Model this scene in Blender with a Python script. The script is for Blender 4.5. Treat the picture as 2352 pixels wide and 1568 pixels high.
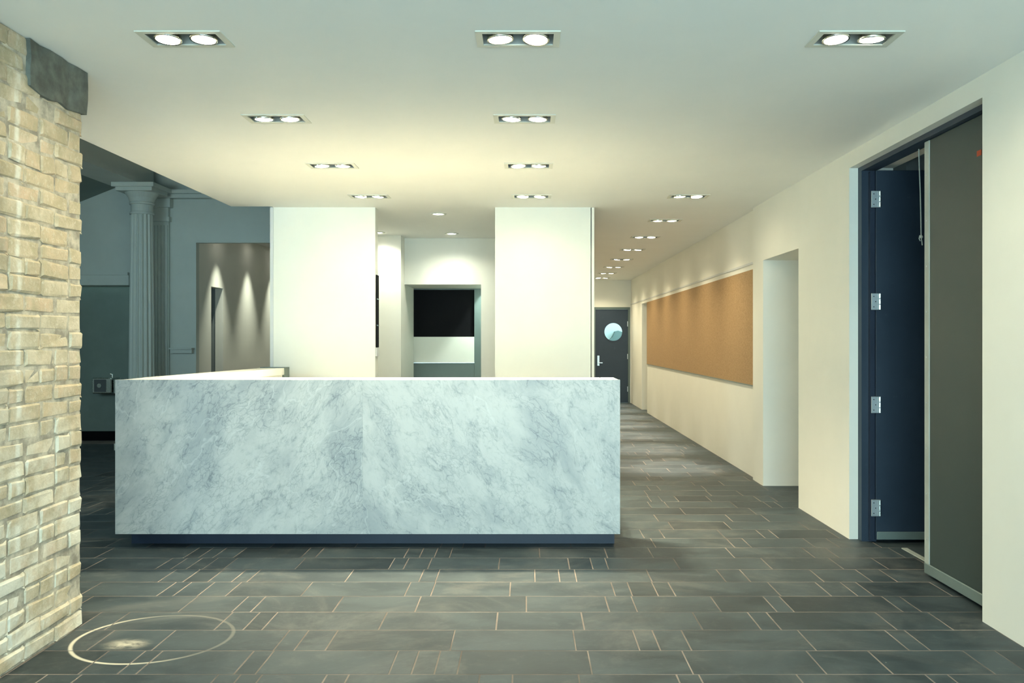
import bpy, bmesh, math, random
from mathutils import Vector, Matrix, noise as mnoise

for o in list(bpy.data.objects):
    bpy.data.objects.remove(o, do_unlink=True)
scene = bpy.context.scene
COL = scene.collection
random.seed(7)

# ------------------------------------------------------------------ camera, daylight, exposure
EYE = 1.36
cam_d = bpy.data.cameras.new('camera')
cam_d.sensor_width = 36.0
cam_d.lens = 36.0 * 1912.0 / 2352.0
cam_d.shift_x = -0.01446
cam_d.shift_y = -0.0017
cam_d.clip_start = 0.02
cam = bpy.data.objects.new('camera', cam_d)
cam.location = (0, 0, EYE)
cam.rotation_euler = (math.radians(90), 0, 0)
COL.objects.link(cam)
scene.camera = cam

world = bpy.data.worlds.new('daylight')
world.use_nodes = True
scene.world = world
bg = world.node_tree.nodes['Background']
bg.inputs[0].default_value = (0.60, 0.90, 1.0, 1)       # overcast daylight behind the camera
bg.inputs[1].default_value = 6.2

vs = scene.view_settings
vs.view_transform = 'Standard'
vs.look = 'None'
vs.gamma = 1.0
vs.use_curve_mapping = False
vs.exposure = 1.4

LAMP = (1.0, 0.885, 0.61)
W_ROW = (10.0, 25.0, 160.0, 6.5)      # the two rows over the desk area burn brighter
W_CORR, W_CAN, W_HALL = 22.0, 21.0, 72.0

# ------------------------------------------------------------------ helpers
class NT:
    """tiny node-graph helper"""
    def __init__(self, name):
        self.m = bpy.data.materials.new(name)
        self.m.use_nodes = True
        self.t = self.m.node_tree
        self.b = self.t.nodes['Principled BSDF']
    def n(self, kind, **kw):
        nd = self.t.nodes.new(kind)
        for k, v in kw.items():
            setattr(nd, k, v)
        return nd
    def put(self, sock, v):
        if hasattr(v, 'is_output') or isinstance(v, bpy.types.NodeSocket):
            self.t.links.new(v, sock)
        else:
            sock.default_value = v
    def math(self, op, a, b=0.0, c=0.0, clamp=False):
        nd = self.n('ShaderNodeMath', operation=op, use_clamp=clamp)
        self.put(nd.inputs[0], a); self.put(nd.inputs[1], b); self.put(nd.inputs[2], c)
        return nd.outputs[0]
    def mix(self, fac, a, b, blend='MIX'):
        nd = self.n('ShaderNodeMix', data_type='RGBA', blend_type=blend)
        self.put(nd.inputs[0], fac); self.put(nd.inputs[6], a); self.put(nd.inputs[7], b)
        return nd.outputs[2]
    def noise(self, vec, scale, detail=4.0, rough=0.55, dist=0.0):
        nd = self.n('ShaderNodeTexNoise')
        if vec is not None:
            self.t.links.new(vec, nd.inputs['Vector'])
        nd.inputs['Scale'].default_value = scale
        nd.inputs['Detail'].default_value = detail
        nd.inputs['Roughness'].default_value = rough
        nd.inputs['Distortion'].default_value = dist
        return nd.outputs[0]
    def step(self, v, lo, hi):
        nd = self.n('ShaderNodeMapRange', interpolation_type='SMOOTHSTEP')
        self.put(nd.inputs[0], v)
        nd.inputs[1].default_value = lo; nd.inputs[2].default_value = hi
        return nd.outputs[0]
    def vmath(self, op, a, b):
        nd = self.n('ShaderNodeVectorMath', operation=op)
        self.put(nd.inputs[0], a); self.put(nd.inputs[1], b)
        return nd.outputs[0]
    def pos(self):
        return self.n('ShaderNodeNewGeometry').outputs['Position']
    def sep(self, v):
        nd = self.n('ShaderNodeSeparateXYZ'); self.t.links.new(v, nd.inputs[0])
        return nd.outputs
    def comb(self, x, y, z):
        nd = self.n('ShaderNodeCombineXYZ')
        self.put(nd.inputs[0], x); self.put(nd.inputs[1], y); self.put(nd.inputs[2], z)
        return nd.outputs[0]
    def bump(self, hgt, strength=0.3, dist=0.01):
        nd = self.n('ShaderNodeBump')
        nd.inputs['Strength'].default_value = strength
        nd.inputs['Distance'].default_value = dist
        self.t.links.new(hgt, nd.inputs['Height'])
        self.t.links.new(nd.outputs[0], self.b.inputs['Normal'])
    def col(self, v): self.put(self.b.inputs['Base Color'], v)
    def rough(self, v): self.put(self.b.inputs['Roughness'], v)


def C(r, g, b):
    """sRGB 0-255 -> linear RGBA"""
    f = lambda c: (c/255/12.92) if c/255 <= 0.04045 else ((c/255+0.055)/1.055)**2.4
    return (f(r), f(g), f(b), 1)


def paint(name, col, rough=0.6, var=0.04, scale=3.0, bump=0.03):
    g = NT(name)
    p = g.pos()
    n1 = g.noise(p, scale, 5, 0.6)
    dark = tuple(c*(1-2*var) for c in col[:3]) + (1,)
    g.col(g.mix(g.step(n1, 0.3, 0.75), dark, col))
    g.rough(rough)
    if bump:
        g.bump(g.noise(p, 220.0, 2, 0.5), bump, 0.002)
    return g.m


def metal(name, col, rough=0.35):
    g = NT(name)
    n1 = g.noise(g.pos(), 60.0, 3, 0.6)
    g.col(col)
    g.b.inputs['Metallic'].default_value = 1.0
    g.rough(g.math('MULTIPLY_ADD', n1, 0.2, rough-0.1))
    return g.m


M = {}
M['wall'] = paint('wall_paint', (0.80, 0.79, 0.71, 1), 0.55, 0.015)
M['ceiling'] = paint('ceiling_paint', (0.86, 0.86, 0.82, 1), 0.8, 0.012, 2.0)
M['hall'] = paint('hall_paint', (0.56, 0.60, 0.55, 1), 0.6, 0.03)
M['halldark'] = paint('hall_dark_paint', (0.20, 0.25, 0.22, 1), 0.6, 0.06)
M['grey'] = paint('grey_green_paint', (0.11, 0.15, 0.14, 1), 0.5, 0.05)
M['trimgrey'] = paint('pale_trim', (0.62, 0.63, 0.62, 1), 0.5, 0.02)
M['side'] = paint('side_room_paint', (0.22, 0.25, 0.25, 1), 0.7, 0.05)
M['black'] = paint('black_satin', (0.004, 0.004, 0.005, 1), 0.6, 0.1, bump=0)
M['black'].node_tree.nodes['Principled BSDF'].inputs['Specular IOR Level'].default_value = 0.08
M['kick'] = paint('navy_kick', (0.018, 0.03, 0.055, 1), 0.4, 0.1)
M['steel'] = metal('brushed_steel', (0.62, 0.66, 0.63, 1), 0.25)
M['hinge'] = metal('hinge_metal', (0.62, 0.68, 0.70, 1), 0.5)
M['trimwhite'] = paint('fixture_white', (0.62, 0.62, 0.54, 1), 0.4, 0.02, bump=0)
M['can'] = paint('fixture_housing', (0.50, 0.50, 0.46, 1), 0.5, 0.05, bump=0)
M['chrome'] = metal('lamp_reflector', (0.8, 0.78, 0.7, 1), 0.2)
M['cord'] = paint('white_cord', (0.45, 0.5, 0.48, 1), 0.8, 0.05, bump=0)
M['orange'] = paint('orange_tape', (0.45, 0.06, 0.015, 1), 0.6, 0.05, bump=0)
M['frame'] = paint('window_frame', (0.1, 0.11, 0.11, 1), 0.4, 0.05, bump=0)


def door_mat(name, col, scuff):
    g = NT(name)
    p = g.pos()
    n1 = g.noise(p, 2.2, 6, 0.65)
    n2 = g.noise(p, 14.0, 8, 0.75)
    c = g.mix(g.step(n1, 0.3, 0.75), tuple(x*0.85 for x in col[:3])+(1,), col)
    c = g.mix(g.math('MULTIPLY', g.step(n2, 0.60, 0.74), 0.45), c, scuff)
    g.col(c); g.rough(g.math('MULTIPLY_ADD', n1, 0.25, 0.35))
    return g.m
M['navy'] = door_mat('navy_door', (0.022, 0.040, 0.066, 1), (0.06, 0.085, 0.10, 1))
M['leaf'] = door_mat('grey_green_door', (0.040, 0.060, 0.056, 1), (0.066, 0.085, 0.080, 1))
M['edge'] = paint('door_edge', (0.42, 0.46, 0.42, 1), 0.5, 0.1)
M['sweep'] = paint('door_sweep', (0.16, 0.21, 0.20, 1), 0.4, 0.1)

def emit(name, col, s):
    g = NT(name)
    g.col((0.8, 0.8, 0.75, 1))
    g.b.inputs['Emission Color'].default_value = col
    g.b.inputs['Emission Strength'].default_value = s
    return g.m
M['lens'] = emit('lit_lamp_lens', (1.0, 0.93, 0.72, 1), 9.0)
M['canlens'] = emit('lit_can_lens', (1.0, 0.97, 0.86, 1), 9.0)

def glass(name, tint):
    g = NT(name)
    g.col(tint)
    g.rough(0.02)
    g.b.inputs['Transmission Weight'].default_value = 1.0
    g.b.inputs['IOR'].default_value = 1.05
    return g.m
M['glass'] = glass('clear_glass', (0.9, 0.98, 0.97, 1))

def cork():
    g = NT('cork')
    p = g.pos()
    a = g.noise(p, 90.0, 5, 0.7)
    b = g.noise(p, 1.4, 3, 0.5)
    c = g.mix(g.step(a, 0.35, 0.68), (0.27, 0.165, 0.075, 1), (0.44, 0.285, 0.145, 1))
    c = g.mix(g.math('MULTIPLY', b, 0.25), c, (0.42, 0.25, 0.10, 1))
    g.col(c); g.rough(0.9); g.bump(a, 0.3, 0.003)
    return g.m
M['cork'] = cork()

SEAM = -1.065
def marble():
    g = NT('carrara_marble')
    s = g.sep(g.pos())
    u = g.math('ABSOLUTE', g.math('SUBTRACT', s[0], SEAM))        # book-matched about the slab joint
    side = g.math('MULTIPLY', g.math('SIGN', g.math('SUBTRACT', s[0], SEAM)), 3.7)
    base = g.comb(g.math('ADD', u, side), s[1], s[2])
    warp = g.n('ShaderNodeTexNoise'); g.t.links.new(base, warp.inputs['Vector'])
    warp.inputs['Scale'].default_value = 1.7; warp.inputs['Detail'].default_value = 4
    w = g.vmath('SCALE', g.vmath('SUBTRACT', warp.outputs[1], (0.5, 0.5, 0.5)), (0, 0, 0))
    w.node.inputs[3].default_value = 0.22
    v = g.vmath('ADD', base, w)
    rot = g.n('ShaderNodeVectorRotate', rotation_type='Y_AXIS')
    rot.inputs['Angle'].default_value = math.radians(33)
    g.t.links.new(v, rot.inputs['Vector'])
    mp = g.n('ShaderNodeMapping'); g.t.links.new(rot.outputs[0], mp.inputs[0])
    mp.inputs['Scale'].default_value = (1.55, 1.0, 0.8)
    vec = mp.outputs[0]
    cloud = g.noise(vec, 1.9, 7, 0.62, 0.3)
    cloud2 = g.noise(vec, 7.0, 8, 0.72, 0.4)
    fine = g.noise(vec, 34.0, 5, 0.65, 0.2)
    jit = g.n('ShaderNodeTexNoise'); g.t.links.new(vec, jit.inputs['Vector'])
    jit.inputs['Scale'].default_value = 9.0; jit.inputs['Detail'].default_value = 5
    jv = g.vmath('SCALE', g.vmath('SUBTRACT', jit.outputs[1], (0.5, 0.5, 0.5)), (0, 0, 0))
    jv.node.inputs[3].default_value = 0.16
    vor = g.n('ShaderNodeTexVoronoi', feature='DISTANCE_TO_EDGE'); vor.inputs['Scale'].default_value = 9.0
    g.t.links.new(g.vmath('ADD', vec, jv), vor.inputs['Vector'])
    vein = g.math('SUBTRACT', 1.0, g.step(vor.outputs['Distance'], 0.0, 0.075))
    vor2 = g.n('ShaderNodeTexVoronoi', feature='DISTANCE_TO_EDGE'); vor2.inputs['Scale'].default_value = 21.0
    g.t.links.new(g.vmath('ADD', vec, jv), vor2.inputs['Vector'])
    vein2 = g.math('SUBTRACT', 1.0, g.step(vor2.outputs['Distance'], 0.0, 0.09))
    gate = g.step(cloud2, 0.44, 0.68)
    vn3 = g.noise(vec, 2.0, 4, 0.5, 0.5)
    pale = g.math('SUBTRACT', 1.0, g.step(g.math('ABSOLUTE', g.math('SUBTRACT', vn3, 0.57)), 0.0, 0.010))
    patch = g.step(cloud, 0.40, 0.68)
    white, grey, dark = (0.475, 0.505, 0.495, 1), (0.255, 0.295, 0.315, 1), (0.12, 0.155, 0.175, 1)
    mott = g.noise(vec, 17.0, 6, 0.7, 0.5)
    gate2 = g.step(g.noise(vec, 4.0, 6, 0.7, 0.5), 0.40, 0.62)
    c = g.mix(g.math('MULTIPLY', patch, 0.70), white, grey)
    c = g.mix(g.math('MULTIPLY', g.step(cloud2, 0.46, 0.74), 0.55), c, grey)
    c = g.mix(g.math('MULTIPLY', g.step(mott, 0.50, 0.70), g.math('MULTIPLY_ADD', gate2, 0.45, 0.18)), c, grey)
    c = g.mix(g.math('MULTIPLY', g.math('MULTIPLY', vein, gate), g.math('MULTIPLY_ADD', patch, 0.45, 0.38)), c, dark)
    c = g.mix(g.math('MULTIPLY', g.math('MULTIPLY', vein2, gate2), g.math('MULTIPLY_ADD', patch, 0.32, 0.28)), c, dark)
    c = g.mix(g.math('MULTIPLY', g.step(fine, 0.58, 0.70), g.math('MULTIPLY_ADD', gate2, 0.30, 0.06)), c, dark)
    c = g.mix(g.math('MULTIPLY', pale, 0.35), c, (0.58, 0.62, 0.61, 1))
    g.col(c); g.rough(0.45)
    return g.m
M['marble'] = marble()
M['quartz'] = paint('counter_top', (0.80, 0.79, 0.72, 1), 0.35, 0.02, bump=0)

def slate():
    g = NT('slate_tile')
    geo = g.n('ShaderNodeNewGeometry')
    p = geo.outputs['Position']
    rnd = g.math('FRACT', g.math('ADD', g.n('ShaderNodeObjectInfo').outputs['Random'], geo.outputs['Random Per Island']))
    off = g.comb(g.math('MULTIPLY', rnd, 37.0), g.math('MULTIPLY', rnd, 91.0), 0.0)
    q = g.vmath('ADD', p, off)
    mp = g.n('ShaderNodeMapping'); g.t.links.new(q, mp.inputs[0])
    mp.inputs['Scale'].default_value = (0.6, 1.0, 1.0)
    n1 = g.noise(mp.outputs[0], 3.2, 6, 0.62, 1.1)
    n2 = g.noise(mp.outputs[0], 22.0, 6, 0.7, 0.5)
    tone = g.math('MULTIPLY_ADD', g.step(rnd, 0.0, 0.35), 0.36, 0.64)
    c = g.mix(g.step(n1, 0.32, 0.68), (0.025, 0.037, 0.043, 1), (0.052, 0.072, 0.079, 1))
    c = g.mix(g.math('MULTIPLY', g.step(n2, 0.52, 0.75), 0.4), c, (0.105, 0.122, 0.121, 1))
    mul = g.n('ShaderNodeVectorMath', operation='SCALE')
    g.t.links.new(c, mul.inputs[0]); g.t.links.new(tone, mul.inputs[3])
    # dusty haze patches and a swept ring of dried grout on the floor
    haze = g.step(g.noise(p, 1.5, 7, 0.7, 0.8), 0.48, 0.70)
    c2 = g.mix(g.math('MULTIPLY', haze, 0.40), mul.outputs[0], (0.17, 0.17, 0.155, 1))
    s = g.sep(p)
    dx = g.math('SUBTRACT', s[0], -1.70); dy = g.math('SUBTRACT', s[1], 3.80)
    rr = g.math('SQRT', g.math('ADD', g.math('MULTIPLY', dx, dx), g.math('MULTIPLY', g.math('MULTIPLY', dy, 1.12), g.math('MULTIPLY', dy, 1.12))))
    ring = g.math('SUBTRACT', 1.0, g.step(g.math('ABSOLUTE', g.math('SUBTRACT', rr, 0.345)), 0.003, 0.013))
    ang = g.math('ARCTAN2', dy, dx)          # strongest at the near left, fading away round the far side
    arc = g.step(g.math('COSINE', g.math('SUBTRACT', ang, math.radians(212))), -0.45, 0.7)
    ringf = g.math('MULTIPLY', ring, g.math('MULTIPLY_ADD', arc, 0.72, 0.14))
    sx = g.math('SUBTRACT', s[0], -1.79); sy = g.math('SUBTRACT', s[1], 3.72)
    sp = g.math('SQRT', g.math('ADD', g.math('MULTIPLY', g.math('MULTIPLY', sx, 0.7), g.math('MULTIPLY', sx, 0.7)), g.math('MULTIPLY', sy, sy)))
    blot = g.math('MULTIPLY', g.math('SUBTRACT', 1.0, g.step(sp, 0.0, 0.09)), g.step(n2, 0.3, 0.6))
    c3 = g.mix(g.math('MAXIMUM', ringf, g.math('MULTIPLY', blot, 0.8)), c2, (0.72, 0.66, 0.52, 1))
    g.col(c3)
    g.rough(g.math('MULTIPLY_ADD', n1, 0.25, 0.40))
    g.b.inputs['Specular IOR Level'].default_value = 0.32
    g.bump(g.math('ADD', n1, g.math('MULTIPLY', n2, 0.4)), 0.25, 0.006)
    return g.m
M['slate'] = slate()
M['grout'] = paint('grout', (0.32, 0.26, 0.22, 1), 0.9, 0.35, 1.6)

def brickmat():
    g = NT('cream_brick')
    p = g.pos()
    rnd = g.n('ShaderNodeObjectInfo').outputs['Random']
    off = g.comb(0.0, g.math('MULTIPLY', rnd, 53.0), g.math('MULTIPLY', rnd, 17.0))
    q = g.vmath('ADD', p, off)
    n1 = g.noise(q, 9.0, 6, 0.65)
    n2 = g.noise(p, 45.0, 6, 0.7)
    a = g.mix(g.step(rnd, 0.1, 0.9), (0.60, 0.47, 0.31, 1), (0.66, 0.57, 0.42, 1))
    red = g.step(g.math('FRACT', g.math('MULTIPLY', rnd, 7.3)), 0.72, 0.98)
    a = g.mix(g.math('MULTIPLY', red, 0.6), a, (0.60, 0.42, 0.29, 1))
    c = g.mix(g.step(n1, 0.35, 0.7), tuple(x for x in (0.44, 0.37, 0.24, 1)), a)
    c = g.mix(g.math('MULTIPLY', g.step(n2, 0.5, 0.7), 0.5), c, (0.70, 0.65, 0.52, 1))
    s = g.sep(p)
    # darker brown towards the camera side and a whitewash drip running down the wall
    neardark = g.math('MULTIPLY', g.math('SUBTRACT', 1.0, g.step(s[1], 3.30, 3.47)), g.step(g.noise(p, 7.0, 4, 0.6), 0.35, 0.65))
    c = g.mix(g.math('MULTIPLY', neardark, 0.6), c, (0.22, 0.19, 0.12, 1))
    wob = g.math('MULTIPLY_ADD', g.noise(p, 2.0, 3, 0.5), 0.05, -0.025)
    d = g.math('ABSOLUTE', g.math('SUBTRACT', s[1], g.math('ADD', wob, 3.47)))
    drip = g.math('MULTIPLY', g.math('SUBTRACT', 1.0, g.step(d, 0.006, 0.026)), g.step(g.noise(p, 9.0, 4, 0.6), 0.36, 0.6))
    c = g.mix(g.math('MULTIPLY', drip, 0.7), c, (0.80, 0.80, 0.72, 1))
    # daylight on the lower bricks painted in as irregular pale blotches
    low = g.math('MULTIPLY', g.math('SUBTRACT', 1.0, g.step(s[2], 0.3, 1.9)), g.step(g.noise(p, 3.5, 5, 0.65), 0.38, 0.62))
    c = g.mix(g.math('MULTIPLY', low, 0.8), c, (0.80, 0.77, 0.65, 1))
    g.col(c); g.rough(0.92)
    g.bump(g.math('ADD', n1, n2), 0.6, 0.008)
    return g.m
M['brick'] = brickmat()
M['mortar'] = paint('lime_mortar', (0.62, 0.56, 0.44, 1), 0.95, 0.3, 14.0, 0.6)
M['stone'] = paint('grey_cement', (0.17, 0.18, 0.15, 1), 0.9, 0.28, 9.0, 0.5)


def link(name, me, mat=None, parent=None, loc=None):
    o = bpy.data.objects.new(name, me)
    COL.objects.link(o)
    if mat is not None and me is not None and not me.materials:
        me.materials.append(M[mat])
    if parent is not None:
        o.parent = parent
    if loc is not None:
        o.location = loc
    return o

def add_box(bm, x0, x1, y0, y1, z0, z1, skip=()):
    v = [bm.verts.new(p) for p in ((x0,y0,z0),(x1,y0,z0),(x1,y1,z0),(x0,y1,z0),(x0,y0,z1),(x1,y0,z1),(x1,y1,z1),(x0,y1,z1))]
    F = {'-z':(3,2,1,0), '+z':(4,5,6,7), '-y':(0,1,5,4), '+x':(1,2,6,5), '+y':(2,3,7,6), '-x':(3,0,4,7)}
    for k, f in F.items():
        if k not in skip:
            bm.faces.new([v[i] for i in f])
    return v

def finish(bm, name, mat, parent=None, loc=None, bevel=0.0, seg=1, smooth=False):
    if bevel:
        bmesh.ops.bevel(bm, geom=list(bm.edges), offset=bevel, segments=seg, affect='EDGES', profile=0.5)
    bmesh.ops.recalc_face_normals(bm, faces=list(bm.faces))
    me = bpy.data.meshes.new(name)
    bm.to_mesh(me); bm.free()
    if smooth:
        for p in me.polygons: p.use_smooth = True
    return link(name, me, mat, parent, loc)

def boxes(name, mat, bl, parent=None, loc=None, bevel=0.0, seg=1):
    bm = bmesh.new()
    for b in bl:
        add_box(bm, *b)
    return finish(bm, name, mat, parent, loc, bevel, seg)

def struct(o, label=None):
    o['kind'] = 'structure'
    if label: o['label'] = label
    return o

def tag(o, label, cat, group=None):
    o['label'] = label; o['category'] = cat
    if group: o['group'] = group
    return o

def empty(name, loc):
    o = bpy.data.objects.new(name, None)
    o.empty_display_size = 0.1
    o.location = loc
    COL.objects.link(o)
    return o

def lathe_bm(bm, prof, n=24, cx=0, cy=0):
    rings = []
    for r, z in prof:
        rings.append([bm.verts.new((cx+r*math.cos(2*math.pi*i/n), cy+r*math.sin(2*math.pi*i/n), z)) for i in range(n)])
    for a, b in zip(rings, rings[1:]):
        for i in range(n):
            bm.faces.new((a[i], a[(i+1)%n], b[(i+1)%n], b[i]))
    return rings

def tube_bm(bm, pts, r, n=6):
    pts = [Vector(p) for p in pts]
    rings = []
    for i, p in enumerate(pts):
        d = (pts[min(i+1, len(pts)-1)] - pts[max(i-1, 0)]).normalized()
        a = d.orthogonal().normalized()
        if i and rings:
            a = (rings[-1][1] - d*rings[-1][1].dot(d)).normalized()
        b = d.cross(a)
        rings.append(([bm.verts.new(p + r*(math.cos(2*math.pi*k/n)*a + math.sin(2*math.pi*k/n)*b)) for k in range(n)], a))
    for (ra, _), (rb, _) in zip(rings, rings[1:]):
        for k in range(n):
            bm.faces.new((ra[k], ra[(k+1)%n], rb[(k+1)%n], rb[k]))
    bm.faces.new(rings[0][0][::-1]); bm.faces.new(rings[-1][0])

# ------------------------------------------------------------------ dimensions of the place (metres; y = depth from the camera)
CEIL = 2.64
XW = 2.20            # right wall of the lobby
XC = 2.24            # right wall of the corridor
XB = -2.12           # brick wall face
YB = 3.97            # free end of the brick wall
XS = -2.84           # left edge of the dropped ceiling
YP = 8.05            # front of the two reception piers
YEND = 17.9          # end of the corridor
YBACK = -2.6         # window wall behind the camera
TOP = 4.4            # hall ceiling

FIX = []             # twin downlights: x, y, watts, label
for x, s in ((-1.45, 'nearest the brick wall'), (-0.037, 'in the middle of the row nearest the viewer'), (1.39, 'nearest the tall double door')):
    FIX.append((x, 3.54, W_ROW[0], 'recessed twin downlight ' + s))
FIX.append((-1.447, 4.82, W_ROW[1], 'recessed twin downlight, left one of the second ceiling row'))
FIX.append((-0.013, 4.82, W_ROW[1], 'recessed twin downlight, right one of the second ceiling row'))
FIX.append((-1.430, 6.12, W_ROW[2], 'recessed twin downlight, left one of the third ceiling row'))
FIX.append((0.013, 6.12, W_ROW[2], 'recessed twin downlight, right one of the third ceiling row'))
FIX.append((-1.405, 7.43, W_ROW[3], 'recessed twin downlight just before the left white pier'))
FIX.append((0.04, 7.43, W_ROW[3], 'recessed twin downlight just before the right white pier'))
FIX.append((1.44, 7.43, W_ROW[3], 'recessed twin downlight at the mouth of the corridor'))
ordn = ['first', 'second', 'third', 'fourth', 'fifth', 'sixth', 'seventh']
CORR = [(1.48, 8.93), (1.475, 10.37), (1.50, 11.82), (1.51, 13.25), (1.53, 14.65), (1.545, 16.0), (1.55, 17.2)]
for i, (x, y) in enumerate(CORR):
    FIX.append((x, y, W_CORR, 'small twin downlight, %s along the corridor ceiling from the lobby' % ordn[i]))
CANS = [(-0.90, 8.46, 'round ceiling downlight just behind the gap between the white piers'),
        (-0.907, 10.03, 'round ceiling downlight in front of the alcove doorway'),
        (-1.775, 9.93, 'round ceiling downlight half hidden by the left white pier')]
FW, FD = 0.335, 0.165          # fixture opening

# ------------------------------------------------------------------ ceiling with real cut-outs
def build_ceiling():
    holes = [(x-FW/2, x+FW/2, y-FD/2, y+FD/2) for x, y, w, l in FIX]
    holes += [(x-0.055, x+0.055, y-0.055, y+0.055) for x, y, l in CANS]
    ya, yb = YBACK, YEND
    xs = {XS, -2.45, 0.5, XW+0.3}
    ys = {ya, 8.0, 10.5, 12.6, yb}
    for h in holes:
        xs.update((round(h[0],4), round(h[1],4))); ys.update((round(h[2],4), round(h[3],4)))
    xs = sorted(xs); ys = sorted(ys)
    def inside(x, y):
        if y < 8.0: ok = XS < x
        else: ok = (x > -2.45 and y < 12.6) or x > 0.5
        if not ok: return False
        return not any(h[0] < x < h[1] and h[2] < y < h[3] for h in holes)
    bm = bmesh.new()
    vv = {}
    def V(x, y):
        if (x, y) not in vv: vv[(x, y)] = bm.verts.new((x, y, CEIL))
        return vv[(x, y)]
    for x0, x1 in zip(xs, xs[1:]):
        for y0, y1 in zip(ys, ys[1:]):
            if inside((x0+x1)/2, (y0+y1)/2):
                bm.faces.new((V(x0,y0), V(x0,y1), V(x1,y1), V(x1,y0)))
    # edge towards the tall hall and the slab above
    for a, b in (((XS, 3.7), (XS, 8.0)), ((XS, 8.0), (-2.45, 8.0)), ((-2.45, 8.0), (-2.45, 12.6))):
        q = [bm.verts.new((a[0],a[1],CEIL)), bm.verts.new((b[0],b[1],CEIL)), bm.verts.new((b[0],b[1],TOP)), bm.verts.new((a[0],a[1],TOP))]
        bm.faces.new(q)
    add_box(bm, -2.445, XW+0.3, YBACK, YEND, CEIL+0.28, CEIL+0.34)
    add_box(bm, XS+0.003, -2.445, YBACK, 7.997, CEIL+0.28, CEIL+0.34)
    me = bpy.data.meshes.new('ceiling'); bm.to_mesh(me); bm.free()
    return struct(link('ceiling', me, 'ceiling'), 'smooth white dropped ceiling with recessed downlights')
build_ceiling()

# ------------------------------------------------------------------ floor: grout bed and slate tiles
floor = struct(boxes('floor', 'grout', [(-8.2, 5.2, YBACK, YEND+3.0, -0.12, -0.0009)]), 'grey slate tile floor with pale joints')
ROW0, PITCH = 5.45, 0.258
JOINTS = {
 0: [-2.493,-2.233,-1.684,-1.128,-0.567,-0.421,-0.276,0.291,0.846,1.364,1.473,1.891,2.048],
 1: [-2.05,-1.962,-1.832,-1.413,-1.323,-0.769,-0.673,-0.58,-0.484,0.08,0.505,0.79,1.298,1.799,1.948],
 2: [-2.022,-1.924,-1.802,-1.377,-0.822,-0.735,-0.59,-0.169,0.255,0.393,0.485,0.91,1.457,1.88,2.147],
 3: [-1.794,-1.661,-1.574,-1.024,-0.608,-0.515,0.046,0.186,0.281,0.705,1.12,1.259,1.672,1.945],
 4: [-1.967,-1.881,-1.751,-1.601,-1.202,-0.651,-0.512,-0.091,0.471,0.562,0.699,0.792,1.35,1.618,1.758,1.845],
 5: [-1.744,-1.476,-1.383,-0.972,-0.56,-0.003,0.414,0.553,0.973,1.252,1.338,1.881,1.974],
 6: [-1.981,-1.468,-1.332,-1.244,-0.697,-0.145,0.271,0.826,1.101,1.195,1.738,2.002],
 7: [-1.928,-1.644,-1.111,-1.021,-0.884,-0.336,0.216,0.495,0.586,0.723,1.268,1.676],
 8: [-1.827,-1.667,-1.592,-1.193,-1.105,-0.562,-0.471,-0.377,-0.284,0.266,0.678,1.221,1.492],
 9: [-1.253,-1.162,-1.074,-0.812,-0.722,-0.191,-0.058,0.21,0.607,0.699,1.095,1.618],
}
UNITS = [0.092, 0.14, 0.275, 0.415, 0.555, 0.555, 0.275, 0.415]
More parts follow.
